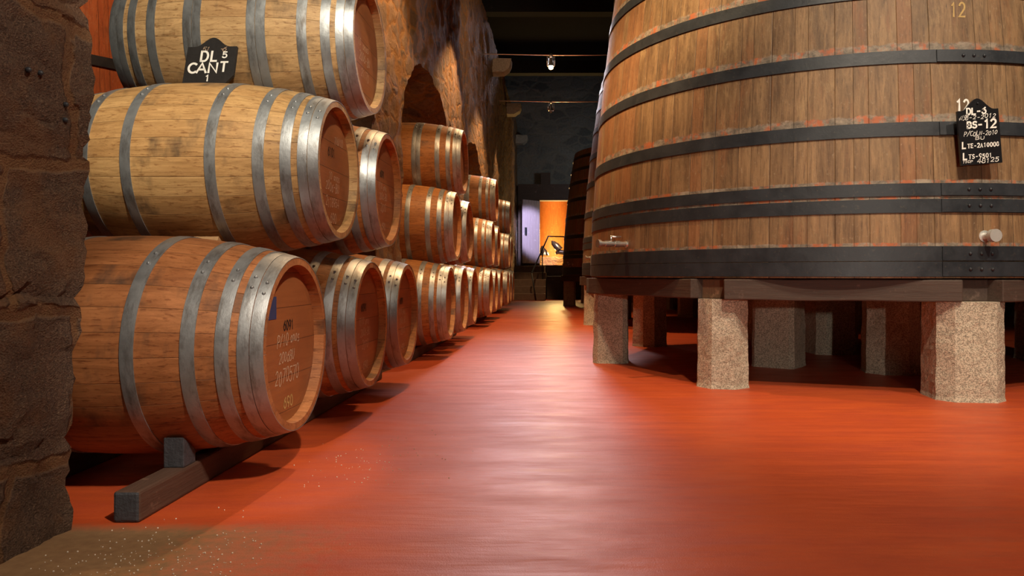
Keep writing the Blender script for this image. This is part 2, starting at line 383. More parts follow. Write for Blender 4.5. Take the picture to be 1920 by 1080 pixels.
# ------------------------------------------------------------------ stroke lettering
def arc(cx, cy, rx, ry, a0, a1, n=8):
    return [(cx+rx*math.cos(math.radians(a0+(a1-a0)*i/n)), cy+ry*math.sin(math.radians(a0+(a1-a0)*i/n))) for i in range(n+1)]
G = {
 '0': [arc(2, 3, 1.9, 3, 90, 450, 16)], '1': [[(.8, 4.8), (2.1, 6), (2.1, 0)]],
 '2': [arc(2, 4.2, 1.8, 1.8, 160, -35, 9)+[(.2, 0), (4, 0)]],
 '3': [arc(1.8, 4.5, 1.7, 1.5, 140, -90, 8)+arc(1.8, 1.6, 2, 1.6, 85, -145, 8)],
 '4': [[(2.8, 0), (2.8, 6), (0, 1.8), (4, 1.8)]],
 '5': [[(3.7, 6), (.7, 6), (.5, 3.3)]+arc(1.9, 2, 2, 2, 120, -150, 9)],
 '6': [[(3.3, 5.8), (1.2, 4.2), (.3, 2.2)], arc(2.1, 1.9, 1.9, 1.9, 170, 530, 14)],
 '7': [[(.2, 6), (4, 6), (1.4, 0)]],
 '8': [arc(2, 4.5, 1.5, 1.5, 0, 360, 12), arc(2, 1.6, 1.9, 1.6, 0, 360, 12)],
 '9': [arc(2, 4.1, 1.8, 1.9, 0, 360, 12), [(3.8, 4.1), (3.5, 2), (2, 0)]],
 'A': [[(0, 0), (2, 6), (4, 0)], [(.8, 2), (3.2, 2)]],
 'B': [[(.3, 0), (.3, 6), (2.4, 6), (3.5, 5.2), (3.4, 3.8), (2.3, 3.2), (.3, 3.1)], [(2.3, 3.2), (3.9, 2.2), (3.8, .8), (2.4, 0), (.3, 0)]],
 'C': [arc(2.3, 3, 2.2, 3, 50, 310, 12)], 'D': [[(.3, 0), (.3, 6), (2, 6)]+arc(2, 3, 2, 3, 80, -80, 8)+[(2, 0), (.3, 0)]],
 'E': [[(3.6, 6), (.3, 6), (.3, 0), (3.7, 0)], [(.3, 3.1), (3, 3.1)]],
 'I': [[(2, 0), (2, 6)]], 'L': [[(.4, 6), (.4, 0), (3.8, 0)]], 'N': [[(.2, 0), (.2, 6), (3.8, 0), (3.8, 6)]],
 'O': [arc(2, 3, 2, 3, 90, 450, 16)], 'P': [[(.3, 0), (.3, 6), (2.4, 6), (3.7, 5.2), (3.6, 3.6), (2.3, 2.9), (.3, 2.9)]],
 'R': [[(.3, 0), (.3, 6), (2.4, 6), (3.7, 5.2), (3.6, 3.6), (2.3, 2.9), (.3, 2.9)], [(2, 2.9), (3.9, 0)]],
 'S': [arc(2.1, 4.5, 1.7, 1.5, 30, 250, 8)+arc(1.9, 1.5, 1.9, 1.6, 80, -150, 8)],
 'T': [[(0, 6), (4, 6)], [(2, 6), (2, 0)]], 'U': [[(.2, 6), (.2, 2)]+arc(2, 2, 1.8, 2, 180, 360, 8)+[(3.8, 6)]],
 'a': [arc(1.7, 1.7, 1.6, 1.7, 30, 360, 10), [(3.3, 3.4), (3.4, 0)]],
 'e': [[(.3, 1.9), (3.3, 2.1)]+arc(1.8, 1.8, 1.6, 1.8, 10, 310, 9)],
 'o': [arc(1.8, 1.8, 1.6, 1.8, 0, 360, 12)], 's': [arc(1.8, 2.7, 1.2, .9, 40, 250, 6)+arc(1.8, .9, 1.3, .9, 80, -150, 6)],
 'n': [[(.3, 3.4), (.3, 0)], [(.3, 2.2), (1.8, 3.5), (3.2, 2.6), (3.3, 0)]],
 'p': [[(.2, 3.6), (.1, -1.6)], arc(1.8, 1.8, 1.6, 1.7, 180, -170, 10)],
 '-': [[(.6, 2.6), (3.2, 2.6)]], '/': [[(.2, -.4), (3.6, 6.4)]], '_': [[(0, 0), (4, 0)]], '.': [[(1.8, .1), (2.2, .1)]], ' ': [],
}
def put_text(bm, s, x, y, h, w, th, place, slant=0, gap=None, jit=0, stencil=0, seed=1):
    """strokes of height h and glyph width w from (x,y); place(u,v) -> 3-D point on the surface"""
    rr = random.Random(seed); gap = w*.38 if gap is None else gap
    for ch in s:
        dy = rr.uniform(-jit, jit)*h; sc = 1+rr.uniform(-jit, jit)
        for st in G.get(ch, []):
            pts = [(x+px/4*w*sc+slant*py/6*h, y+dy+py/6*h*sc) for px, py in st]
            if stencil:     # small bridges as a stencil leaves them
                segs = [[]]
                for i, p in enumerate(pts): segs[-1].append(p)
            n = len(pts); L = []; R = []
            for i in range(n):
                a = pts[max(i-1, 0)]; b = pts[min(i+1, n-1)]
                if a == b: continue
                if 0 < i < n-1:
                    d1 = (Vector(pts[i])-Vector(a)).normalized(); d2 = (Vector(b)-Vector(pts[i])).normalized()
                    t = d1+d2; t = t.normalized() if t.length > .2 else d1
                    k = min(1/max(abs(t.dot(d1)), .5), 1.6)
                else: t = (Vector(b)-Vector(a)).normalized(); k = 1
                nn = Vector((-t.y, t.x))*th/2*k; pt = Vector(pts[i])
                if i == 0: pt = pt-t*th*.3
                if i == n-1: pt = pt+t*th*.3
                L.append(bm.verts.new(place(*(pt+nn)))); R.append(bm.verts.new(place(*(pt-nn))))
            for i in range(len(L)-1):
                try: bm.faces.new((L[i], R[i], R[i+1], L[i+1]))
                except ValueError: pass
        x += w+gap

# ------------------------------------------------------------------ barrels
BL, RB, RH = 1.0, .350, .277
def rad(x): return RB-(RB-RH)*abs(x/(BL/2))**2.1
def build_barrel(double=False):
    root = empty('wine_barrel')
    bm = bmesh.new()
    n = 20; xs = [-BL/2+BL*i/n for i in range(n+1)]
    outer = [(rad(x), x) for x in xs]
    prof = outer+[(RH-.022, BL/2), (RH-.026, BL/2-.035)]
    prof = [(RH-.026, -BL/2+.035), (RH-.022, -BL/2)]+prof
    revolve(bm, prof, 96, 'x'); recalc(bm)
    link('staves', bm, M['barrel'], root)
    for sgn in (1, -1):
        bm = bmesh.new(); x = sgn*(BL/2-.030)
        pr = [(.001, x), (.12, x), (.22, x), (RH-.025, x-sgn*.004), (RH-.025, x-sgn*.02), (.001, x-sgn*.02)]
        revolve(bm, pr, 72, 'x', smooth=False); recalc(bm)
        link('barrel_head', bm, M['head'], root)
    bands = [(0, .034), (.036, .067), (.088, .124), (.176, .214), (.335, .372)]
    if double: bands.append((.374, .408))
    for k, (d0, d1) in enumerate(bands):
        for sgn in (1, -1):
            bm = bmesh.new(); x0, x1 = sgn*(BL/2-d0), sgn*(BL/2-d1)
            if d0 == 0: x0 += sgn*.001
            pr = [(rad(x0)+.0004, x0), (rad(x0)+.0028, x0), (rad((x0+x1)/2)+.0036, (x0+x1)/2), (rad(x1)+.0028, x1), (rad(x1)+.0004, x1)]
            revolve(bm, pr, 96, 'x'); a = .7+k*.05
            for da in (-.07, .07):       # rivets at the overlap
                xm = (x0+x1)/2; r = rad(xm)+.003
                mt = Matrix.Translation((xm, r*math.cos(a+PI+da), r*math.sin(a+da)))
                bmesh.ops.create_uvsphere(bm, u_segments=8, v_segments=5, radius=.006, matrix=Matrix.Translation((xm, r*math.cos(PI-a+da), r*math.sin(PI-a+da))))
            recalc(bm)
            link('hoop', bm, M['galv'], root, smooth=True)
    return root
proto = build_barrel(False); proto2 = build_barrel(True)
used = {}
def writing(root, lines, mat, name='head_writing'):
    bm = bmesh.new(); X = BL/2-.0293
    # text on the end face as seen from +X : u runs towards +Y
    for (s, u, v, h, w, th, jit, sl) in lines:
        put_text(bm, s, u, v, h, w, th, lambda a, b: Vector((X, a, b)), slant=sl, jit=jit, seed=len(s)+int(v*1000))
    return link(name, bm, mat, root)
def colour(root, col):
    for ch in root.children:
        if ch.name.startswith('staves'): ch.color = (*col, 1)
XC = -1.345
rows = {'bottom': .426, 'middle': 1.055, 'top': 1.655}
stacks = [('nearest', [('bottom', 2.365, 'nearest'), ('bottom', 3.285, 'middle'), ('bottom', 4.09, 'farthest'), ('middle', 2.835, 'nearer'), ('middle', 3.66, 'farther'), ('top', 3.25, '')]),
          ('second', [('bottom', 5.69, 'nearest'), ('bottom', 6.48, 'middle'), ('bottom', 7.39, 'farthest'), ('middle', 6.10, 'nearer'), ('middle', 6.92, 'farther'), ('top', 6.51, '')]),
          ('third', [('bottom', 9.11, 'nearest'), ('bottom', 9.93, 'middle'), ('bottom', 10.69, 'farthest'), ('middle', 9.43, 'nearer'), ('middle', 10.36, 'farther'), ('top', 9.88, '')]),
          ('fourth', [('bottom', 12.17, 'nearest'), ('bottom', 12.9, 'middle'), ('bottom', 13.63, 'farthest'), ('middle', 12.5, 'nearer'), ('middle', 13.25, 'farther'), ('top', 12.87, '')])]
special = {('nearest', 'bottom', 'nearest'): ('large oak barrel by the near stone pier, orange-brown staves, resting on the floor rail', (.46, .19, .072)),
           ('nearest', 'middle', 'nearer'): ('pale oak barrel with dark stains on its belly, under the DL CANT sign', (.60, .385, .17)),
           ('nearest', 'top', ''): ('pale oak barrel behind the DL CANT sign, topmost of the nearest stack', (.60, .40, .20))}
barrels = {}
for si, (sname, items) in enumerate(stacks):
    for k, (row, Y, which) in enumerate(items):
        dbl = row == 'top'; key0 = (sname, row, which)
        src = proto2 if dbl else proto
        if dbl not in used: used[dbl] = 1; b = src
        else: b = dup(src)
        z = rows[row]
        if si == 0 and row == 'middle' and which == 'farther': z += .02
        rx = random.uniform(0, 2*PI) if not (si == 0) else 0
        if key0 == ('nearest', 'middle', 'nearer'): b.scale = (1, .95, .95)
        b.location = (XC+random.uniform(-.008, .008), Y, z); b.rotation_euler = (0, 0, random.uniform(-.008, .008))
        key = (sname, row, which)
        if key in special: lab, col = special[key]
        else:
            pos_w = {'bottom': '%s of three in the bottom row' % which, 'middle': '%s of two in the middle row' % which, 'top': 'single barrel on top'}[row]
            lab = 'oak barrel, %s, %s stack from the camera' % (pos_w, sname)
            v = random.uniform(-.03, .03); col = (.56+v, .245+v*.6, .075+v*.3)
        tag(b, lab, 'barrel', 'oak barrels stacked in the wall arches'); colour(b, col)
        barrels[key] = b
W = barrels[('nearest', 'bottom', 'nearest')]
writing(W, [('6091', -.045, .045, .030, .016, .006, 0, 0)], M['black_paint'], 'stencilled_number')
writing(W, [('P/10', -.10, -.005, .036, .017, .0035, .12, .2), ('anos', .012, .003, .040, .015, .0035, .1, .2), ('2006BU', -.085, -.055, .032, .016, .0033, .12, .2),
            ('2070570', -.115, -.125, .046, .021, .004, .12, .15)], M['chalk'], 'chalk_writing')
writing(W, [('690', -.045, -.205, .034, .020, .0055, 0, 0)], M['ochre_paint'], 'stencilled_number')
bm = bmesh.new(); box(bm, (BL/2-.0305, -.165, .085), (BL/2-.029, -.105, .155)); link('blue_sticker', bm, M['blue_label'], W)
W = barrels[('nearest', 'middle', 'nearer')]
writing(W, [('6101', -.06, .055, .036, .016, .006, 0, 0)], M['black_paint'], 'stencilled_number')
writing(W, [('10 anos', -.05, -.04, .032, .015, .003, .12, .2), ('2006-BU', -.09, -.085, .036, .018, .0035, .12, .2), ('2118954', -.09, -.15, .036, .018, .0035, .12, .2),
            ('7/6/10', .02, .115, .030, .014, .003, .12, .2), ('690', -.03, -.215, .040, .020, .0045, 0, 0)], M['chalk'], 'chalk_writing')
W = barrels[('nearest', 'top', '')]
writing(W, [('10 anos', -.10, .0, .036, .018, .0035, .12, .2), ('2006-BU', -.08, -.06, .036, .018, .0035, .12, .2), ('21170', -.05, -.13, .036, .018, .0035, .12, .2)], M['chalk'], 'chalk_writing')
for key in (('nearest', 'bottom', 'middle'), ('nearest', 'bottom', 'farthest'), ('nearest', 'middle', 'farther')):
    W = barrels[key]
    writing(W, [('6091', -.07, .06, .032, .016, .0065, 0, 0)], M['black_paint'], 'stencilled_number')
    writing(W, [('P/10 anos', -.10, .0, .032, .013, .003, .12, .2), ('2006-BU', -.085, -.05, .032, .016, .003, .12, .2), ('2070', -.06, -.11, .036, .019, .0035, .12, .2),
                ('690', -.04, -.20, .034, .019, .0045, 0, 0)], M['chalk'], 'chalk_writing')

# floor rails and chocks
snames = [s[0] for s in stacks]
for si, (sname, items) in enumerate(stacks):
    y0 = items[0][1]-.47; y1 = items[2][1]+.42
    for j, xr in enumerate((-1.13, -1.60)):
        bm = bmesh.new(); box(bm, (-.035, 0, 0), (.035, y1-y0, .082))
        for f in bm.faces:
            if all(abs(v.co.y) < 1e-6 for v in f.verts): f.material_index = 1
        r = link('support_rail', bm, [M['timber_y'], M['timber_end']], None, bevel=.008)
        r.location = (xr, y0, 0)
        if si == 0 and j == 0: tag(r, 'dark square timber rail on the red floor, end showing beside the near pier', 'beam', 'timber rails under the barrel stacks')
        else: tag(r, 'dark timber floor rail under the %s barrel stack, on the %s side' % (sname, ('aisle', 'inner')[j]), 'beam', 'timber rails under the barrel stacks')
    for k in range(3):
        for dy in (-.2, .2):
            Y = items[k][1]+dy; bm = bmesh.new()
            zt = .426-math.sqrt(max(0, .3435**2-(.2+.035)**2)) if True else .1
            zt2 = .426-math.sqrt(.3435**2-(.2-.035)**2)
            s = 1 if dy > 0 else -1
            hi_, lo_ = zt-.004, zt2-.004
            vs = []
            for x in (-.03, .03):
                vs.append([bm.verts.new((x, -.035*s, 0)), bm.verts.new((x, .035*s, 0)), bm.verts.new((x, .035*s, hi_-.082)), bm.verts.new((x, -.035*s, lo_-.082))])
            bm.faces.new(vs[0]); bm.faces.new(vs[1][::-1])
            for q in range(4): bm.faces.new((vs[0][q], vs[0][(q+1) % 4], vs[1][(q+1) % 4], vs[1][q]))
            recalc(bm)
            c = link('wooden_chock', bm, M['timber_end'] if (si == 0 and k == 0) else M['timber_y'], None, bevel=.003); c.location = (-1.13, Y, .082)
            which = ('nearest', 'middle', 'farthest')[k]; side = 'near' if dy < 0 else 'far'
            tag(c, 'dark wedge on the rail, %s side of the %s bottom barrel, %s stack' % (side, which, sname), 'chock', 'wedges between rails and barrels')
    # spacers between the rows, one pair per upper barrel
    for (row, Y, which) in items[3:]:
        zc = rows[row]+(.02 if (si == 0 and which == 'farther') else 0)
        lower = [i for i in items if i[0] == ('bottom' if row == 'middle' else 'middle')]
        for (lr, LY, lw) in lower:
            if abs(LY-Y) > .62: continue
            zl = rows[lr]
            dx = XC+.0; d = Vector((0, Y-LY, zc-zl)); L = d.length; gap = L-2*RB
            if gap < .012: continue
            mid = Vector((XC+.08, LY, zl))+d*.5; q = Vector((0, 0, 1)).rotation_difference(d.normalized())
            bm = bmesh.new(); g2 = gap/2-.002
            for sx in (0,):
                box(bm, (-.045, -.022, -g2), (.045, .022, g2))
            c = link('spacer_block', bm, M['chock'], None); c.location = mid; c.rotation_mode = 'QUATERNION'; c.rotation_quaternion = q
            tag(c, 'small spacer between %s %s-row barrel and %s one below it, %s stack' % (which or 'the', row, lw, sname), 'spacer', 'wooden spacers between barrel rows')

# ------------------------------------------------------------------ DL CANT sign
t = empty('cask_sign', (-1.367, 2.822, 1.390)); lean = math.atan2(.06, .17)
t.rotation_euler = (-lean*.9, math.radians(-1.0), 0)
tag(t, 'black board lettered DL CANT leaning against the topmost near barrel', 'sign')
def board(bm, w, hs, hh, th, clip=None, hump=.62):
    pts = [(-w/2, 0), (w/2-(clip or 0), 0)]
    if clip: pts.append((w/2, clip*1.3))
    pts += [(w/2, hs)]
    n = 14; hw = w*hump/2
    for i in range(n+1):
        x = hw-2*hw*i/n; pts.append((x, hs+(hh-hs)*(.5+.5*math.cos(PI*x/hw))))
    pts.append((-w/2, hs))
    A = [bm.verts.new((x, 0, z)) for x, z in pts]; B = [bm.verts.new((x, th, z)) for x, z in pts]
    bm.faces.new(A); bm.faces.new(B[::-1])
    for i in range(len(pts)):
        j = (i+1) % len(pts); bm.faces.new((A[i], B[i], B[j], A[j]))
    recalc(bm)
bm = bmesh.new(); board(bm, .195, .170, .212, .012, .03, .70); link('board', bm, M['sign'], t)
pl = lambda a, b: Vector((a, -.0008, b))
bm = bmesh.new()
put_text(bm, 'D', -.040, .104, .044, .028, .0085, pl); put_text(bm, 'L', .0, .104, .044, .024, .0085, pl)
put_text(bm, '5', .045, .118, .026, .017, .0055, pl)
put_text(bm, 'C', -.082, .052, .042, .032, .009, pl); put_text(bm, 'A', -.048, .052, .042, .036, .0085, pl)
put_text(bm, 'N', -.003, .052, .042, .034, .0085, pl); put_text(bm, 'T', .043, .056, .042, .026, .008, pl)
put_text(bm, '1', -.010, .014, .026, .016, .0055, pl)
link('painted_lettering', bm, M['white_paint'], t)
bm = bmesh.new()
put_text(bm, '51', -.040, .150, .018, .012, .0018, pl, slant=.3, jit=.2); put_text(bm, '6', .040, .148, .02, .014, .0018, pl, slant=.3); put_text(bm, '-', .034, .150, .018, .012, .0018, pl)
link('chalk_marks', bm, M['chalk'], t)

# ------------------------------------------------------------------ vats
XV = 2.05
def vr(z):           # outer radius at height z above the vat's bottom hoop level
    return 1.80-.02*z-.032*z*z if z > 0 else 1.80
BOLT = math.atan2(3.72-5.5, 2.145-2.05)
def build_vat(ht=2.5, withtaps=True):
    root = empty('oak_vat')
    zs = [-.02+(ht+.02)*i/24 for i in range(25)]
    bm = bmesh.new(); prof = [(0.001, .03), (1.74, .03), (1.75, -.02)]+[(vr(z), z) for z in zs]+[(vr(ht)-.06, ht), (vr(ht)-.065, ht-.08), (.001, ht-.08)]
    revolve(bm, prof, 168, 'z'); recalc(bm); link('staves', bm, M['vat'], root)
    for (z0, z1) in HOOPS_Z:
        if z1 > ht: continue
        bm = bmesh.new(); e = .007
        revolve(bm, [(vr(z0)+.0005, z0), (vr(z0)+e, z0+.001), (vr(z1)+e, z1-.001), (vr(z1)+.0005, z1)], 168, 'z')
        # overlap plate with its bolts
        zm = (z0+z1)/2
        a0 = BOLT-.05
        revolve(bm, [(vr(z0)+e, z0+.002), (vr(z0)+e+.006, z0+.003), (vr(z1)+e+.006, z1-.003), (vr(z1)+e, z1-.002)], 12, 'z', a0-.055, a0+.35)
        for da in (-.032, 0, .032):
            a = BOLT+da+.004; r = vr(zm)+e+.006
            bmesh.ops.create_uvsphere(bm, u_segments=10, v_segments=6, radius=.0095, matrix=Matrix.Translation((r*math.cos(a), r*math.sin(a), zm)))
        recalc(bm); link('hoop', bm, M['iron'], root, smooth=False)
    if withtaps:
        def tap(ang, z, name, L, big):
            n = Vector((math.cos(ang), math.sin(ang), 0)); sd = Vector((-n.y, n.x, 0)); b0 = n*(vr(z)-.01)+Vector((0, 0, z))
            def ring(pts): return [b0+n*d for d in pts]
            bm = bmesh.new()
            if big:
                tube(bm, ring([0, .012, .013, .06, .061, .10, .101, .125, .126, .17, .171, .205, .206, .225]), [.026, .026, .017, .017, .021, .021, .016, .016, .020, .020, .0165, .0165, .026, .026], 20)
                o = link('tap_body', bm, M['steel'], root)
                bm = bmesh.new(); k = b0+n*.125
                tube(bm, [k, k+Vector((0, 0, .055))], .006, 10)
                tube(bm, [k+Vector((0, 0, .045)), k+Vector((0, 0, .047))-n*.0+sd*.0-n*.075], [.007, .005], 8)
                link('tap_handle', bm, M['steel'], o)
            else:
                tube(bm, ring([0, .014, .015, .07, .071, .10]), [.030, .030, .018, .018, .032, .032], 28)
                link('valve_cap', bm, M['cap'], root)
        tap(math.atan2(4.71-5.5, .453-2.05), .196, 'tap', .22, True)
        tap(math.atan2(3.72-5.5, 2.178-2.05), .195, 'valve', .12, False)
    return root
vat = build_vat(); vat.location = (XV, 5.5, H)
tag(vat, 'huge tapering oak vat with black hoops, nearest on the right, carrying the black board', 'vat', 'oak vats on stone pillars')
for (x, y, lab) in ((2.116, 9.5, 'second tall oak vat, mostly hidden behind the nearest one'), (1.89, 15.2, 'far dark oak vat beside the lit doorway and stairs')):
    v = dup(vat); v.location = (x, y, H); tag(v, lab, 'vat', 'oak vats on stone pillars')
# ochre 12 and white 12 painted on the near vat
def onvat(px, py):
    """pixel -> local point on the near vat's surface"""
    k = (px-VX)/F; R_ = 1.75; zz = 1.0
    for _ in range(4):
        a = 1+k*k; b = -2*(k*XV+5.5); c = XV*XV+5.5**2-R_*R_; Y = (-b-math.sqrt(b*b-4*a*c))/(2*a); zz = (VY-py)/F*Y; R_ = vr(zz)+.0012
    return Vector((k*Y-XV, Y-5.5, zz))
bm = bmesh.new()
put_text(bm, '1', 0, 0, 26, 10, 3.2, lambda a, b: onvat(1783+a, 31-b)); put_text(bm, '2', 0, 0, 26, 11, 3.4, lambda a, b: onvat(1798+a, 31-b))
link('painted_number', bm, M['ochre_paint'], vat)
bm = bmesh.new()
put_text(bm, '1', 0, 0, 20, 9, 4.2, lambda a, b: onvat(1794+a, 207-b)); put_text(bm, '2', 0, 0, 20, 9, 3.6, lambda a, b: onvat(1807+a, 207-b))
link('painted_number', bm, M['white_paint'], vat)
# board on the vat
t = empty('vat_sign', (2.134, 3.655, H+.556)); t.rotation_euler = (0, math.radians(-4.4), 0)
tag(t, 'black board with a rounded top and white lettering BS-12 hung on the near vat', 'sign')
bm = bmesh.new(); board(bm, .208, .274, .332, .014, None, .80); link('board', bm, M['sign_gloss'], t)
k_ = 1360/3.655
def sg(px, py): return Vector((-.104+(px-95-(py-230)*.078)/6.75/k_, -.0008, (936-py)/6.75/k_))
def line(bm, s, x0, x1, yb, h, th, jit=0, sl=0, seed=1, gapf=.38):
    n = len(s); w = (x1-x0)/(n+(n-1)*gapf)
    put_text(bm, s, 0, 0, h, w, th, lambda a, b: sg(x0+a-40, yb-b), slant=sl, gap=w*gapf, jit=jit, seed=seed)
bm = bmesh.new()
line(bm, 'DL-6', 255, 500, 300, 78, 19, gapf=.3); line(bm, 'BS-', 262, 455, 470, 76, 20, gapf=.3); line(bm, '12', 480, 628, 484, 104, 24, gapf=.25)
line(bm, 'L', 200, 245, 722, 78, 18); line(bm, 'TE-2A10008', 270, 665, 722, 50, 11, .05, gapf=.45); line(bm, 'L', 212, 260, 862, 78, 18); line(bm, 'TS-9501', 285, 575, 858, 52, 10, .06, gapf=.5)
link('painted_lettering', bm, M['white_paint'], t)
bm = bmesh.new()
line(bm, '8-2-2012', 235, 620, 362, 52, 7, .12, .2, 3); line(bm, '4155', 150, 250, 360, 64, 5, .15, .5, 4, .2); line(bm, 'P/COLN-2010', 220, 640, 572, 52, 6, .12, .2, 5, .3)
line(bm, 'BU', 365, 480, 625, 40, 6, .1, .1, 6); line(bm, 'TSOP', 205, 330, 908, 34, 5, .15, .2, 7, .3); line(bm, '48125', 390, 660, 918, 54, 8, .1, .15, 8, .3)
link('chalk_writing', bm, M['white_paint'], t)
bm = bmesh.new(); tube(bm, [(0, .0, .308), (0, -.006, .308)], .004, 10); link('nail', bm, M['iron'], t)

# stone pillars and timber under each vat
def pillar_mesh(w, h, ch, seed):
    bm = bmesh.new(); pts = []
    a = w/2
    for sx, sy in ((1, -1), (1, 1), (-1, 1), (-1, -1)):
        p = [(sx*a, sy*(a-ch)), (sx*(a-ch), sy*a)]
        if sx*sy < 0: p = [(sx*(a-ch), sy*a), (sx*a, sy*(a-ch))]
        pts += p
    dense = []
    for i in range(8):
        A, B = Vector(pts[i]), Vector(pts[(i+1) % 8]); m_ = max(2, int((B-A).length/.02))
        dense += [A.lerp(B, k/m_) for k in range(m_)]
    nz = 24; rings = []
    for j in range(nz+1):
        z = h*j/nz; ring = []
        for p in dense:
            q = Vector((p.x, p.y, z)); nn = Vector((p.x, p.y, 0)).normalized()
            d = noise.noise(q*9+Vector((seed, 0, 0)))*.005+noise.noise(q*38+Vector((0, seed, 0)))*.0035
            fl = .006*(1-j/nz)-.003+(.005 if j == 0 else 0)
            ring.append(bm.verts.new(q+nn*(d+fl)))
        rings.append(ring)
    n = len(dense)
    for A, B in zip(rings, rings[1:]):
        for i in range(n): bm.faces.new((A[i], A[(i+1) % n], B[(i+1) % n], B[i]))
    bm.faces.new(rings[-1]); bm.faces.new(rings[0][::-1]); recalc(bm)
    return bm
PH = H-.14
octa = [183, 229, 273, 318, 3, 48, 93, 137]
inner = [(1.57-XV, 5.17-5.5), (2.21-XV, 4.83-5.5), (2.26-XV, 6.03-5.5), (2.85-XV, 5.4-5.5)]
def make_pillar(x, y, w, ch, rot, seed, lab, grp, me=None):
    if me: o = bpy.data.objects.new('stone_pillar', me); C.objects.link(o)
    else: o = link('stone_pillar', pillar_mesh(w, PH, ch, seed), M['granite'])
    o.location = (x, y, 0); o.rotation_euler = (0, 0, rot); tag(o, lab, 'pillar', grp); return o
near_lab = {183: 'granite pillar at the left end of the near vat, beside the aisle', 229: 'granite pillar with brown wooden block on top, front left under the near vat',
            273: 'brightest granite pillar, front right under the near vat', 318: 'granite pillar under the near vat, to the right of the brightest one',
            3: 'dim granite pillar at the right edge under the near vat', 48: 'granite pillar at the back right under the near vat', 93: 'granite pillar at the very back under the near vat',
            137: 'dim granite pillar behind the leftmost one under the near vat'}
grp = 'stone pillars under the near vat'; store = []
rots = {183: -.12, 229: -.2, 273: -.12, 318: .2, 3: .1, 48: 0, 93: 0, 137: .6}
wid = {183: .25, 229: .285, 273: .335, 137: .28}; chf = {183: .14, 229: .28, 273: .2}
for i, a in enumerate(octa):
    x, y = XV+1.66*math.cos(math.radians(a)), 5.5+1.66*math.sin(math.radians(a))
    w = wid.get(a, .3)
    p = make_pillar(x, y, w, w*chf.get(a, .25), rots[a], i*3.1, near_lab[a], grp); store.append(p)
for i, (dx, dy) in enumerate(inner):
    lab = ('broad grey pillar in the middle under the near vat, left of centre', 'pillar under the near vat just left of the brightest one, further in', 'dark pillar deep under the near vat between two lighter ones', 'dark inner pillar under the right half of the near vat')[i]
    p = make_pillar(XV+dx, 5.5+dy, (.30, .33, .36, .3)[i], (.03, .09, .06, .07)[i], (-.62, -.2, .1, 0)[i], 40+i, lab, grp); store.append(p)
for (cx, cy, nm, pk) in ((2.116, 9.5, 'second', 1), (1.89, 15.2, 'far', 2)):
    for i, a in enumerate(octa):
        x, y = cx+1.66*math.cos(math.radians(a)), cy+1.66*math.sin(math.radians(a))
        lab = 'dim pillar among those under the %s vat' % nm
        if i == 0: lab = 'pillar beside the aisle at the left end of the %s vat' % nm
        make_pillar(x, y, 0, 0, i*.7, 0, lab, 'stone pillars under the %s vat' % nm, store[i % 4].data)
def beam(p0, p1, z0, z1, th, name, mat, lab, grp, cat='beam'):
    p0, p1 = Vector(p0), Vector(p1); d = p1-p0; L = d.length
    bm = bmesh.new(); box(bm, (0, -th/2, 0), (L, th/2, z1-z0))
    bmesh.ops.subdivide_edges(bm, edges=[e for e in bm.edges if e.calc_length() > L*.8], cuts=16)
    for v in bm.verts: v.co += nvec(v.co*4+Vector((p0.x, p0.y, 0)))*.004
    recalc(bm)
    o = link(name, bm, mat, None, bevel=.006); o.location = (p0.x, p0.y, z0); o.rotation_euler = (0, 0, math.atan2(d.y, d.x))
    tag(o, lab, cat, grp); return o
for (cx, cy, nm) in ((XV, 5.5, 'near'), (2.116, 9.5, 'second'), (1.89, 15.2, 'far')):
    P = [(cx+1.66*math.cos(math.radians(a)), cy+1.66*math.sin(math.radians(a))) for a in octa]
    for i in range(8):
        A, B = Vector(P[i]), Vector(P[(i+1) % 8]); d = (B-A).normalized(); nn = ((A+B)/2-Vector((cx, cy))).normalized()*.13; A = A+nn; B = B+nn
        a_, b_ = A+d*.03, B-d*.03
        lab = 'dark timber beam among those on the pillars under the %s vat' % nm
        if nm == 'near': lab = ['dark beam spanning the two leftmost front pillars under the near vat', 'long scuffed beam between the two front pillars under the near vat', 'dark beam running right from the brightest pillar under the near vat',
                                'dark beam at the right end under the near vat'][i] if i < 4 else 'dark timber beam among those at the back under the near vat'
        beam(a_, b_, PH, H-.027, .15, 'timber_beam', M['timber'], lab, 'timber beams under the %s vat' % nm)
    if nm == 'near':
        for i in range(8):
            A = Vector(P[i]); c = Vector((cx, cy)); n = (A-c).normalized()
            bm = bmesh.new(); box(bm, (-.10, -.085, 0), (.12, .085, H-.027-PH), 0)
            for v in bm.verts: pass
            o = link('timber_block', bm, M['block'] if i == 1 else M['timber'], None, bevel=.006); o.location = (A.x-n.x*.02, A.y-n.y*.02, PH); o.rotation_euler = (0, 0, math.atan2(n.y, n.x))
            tag(o, ['dark wooden block on the leftmost pillar', 'brown wooden block on the front left pillar', 'dark wooden block on the brightest pillar'][i]+' under the near vat' if i < 3 else 'dark wooden block among those on the rear pillars under the near vat', 'block', 'wooden blocks on pillars under the near vat')
    j = 0
    for (dx0, dy0, dx1, dy1) in ((-.52, -1.45, -.52, 1.45), (.15, -1.5, .15, 1.5), (.8, -1.3, .8, 1.3)):
        beam((cx+dx0, cy+dy0), (cx+dx1, cy+dy1), PH, H-.027, .12, 'cross_beam', M['timber'], 'dark cross timber beam among those running under the %s vat' % nm, 'cross beams under the %s vat' % nm)

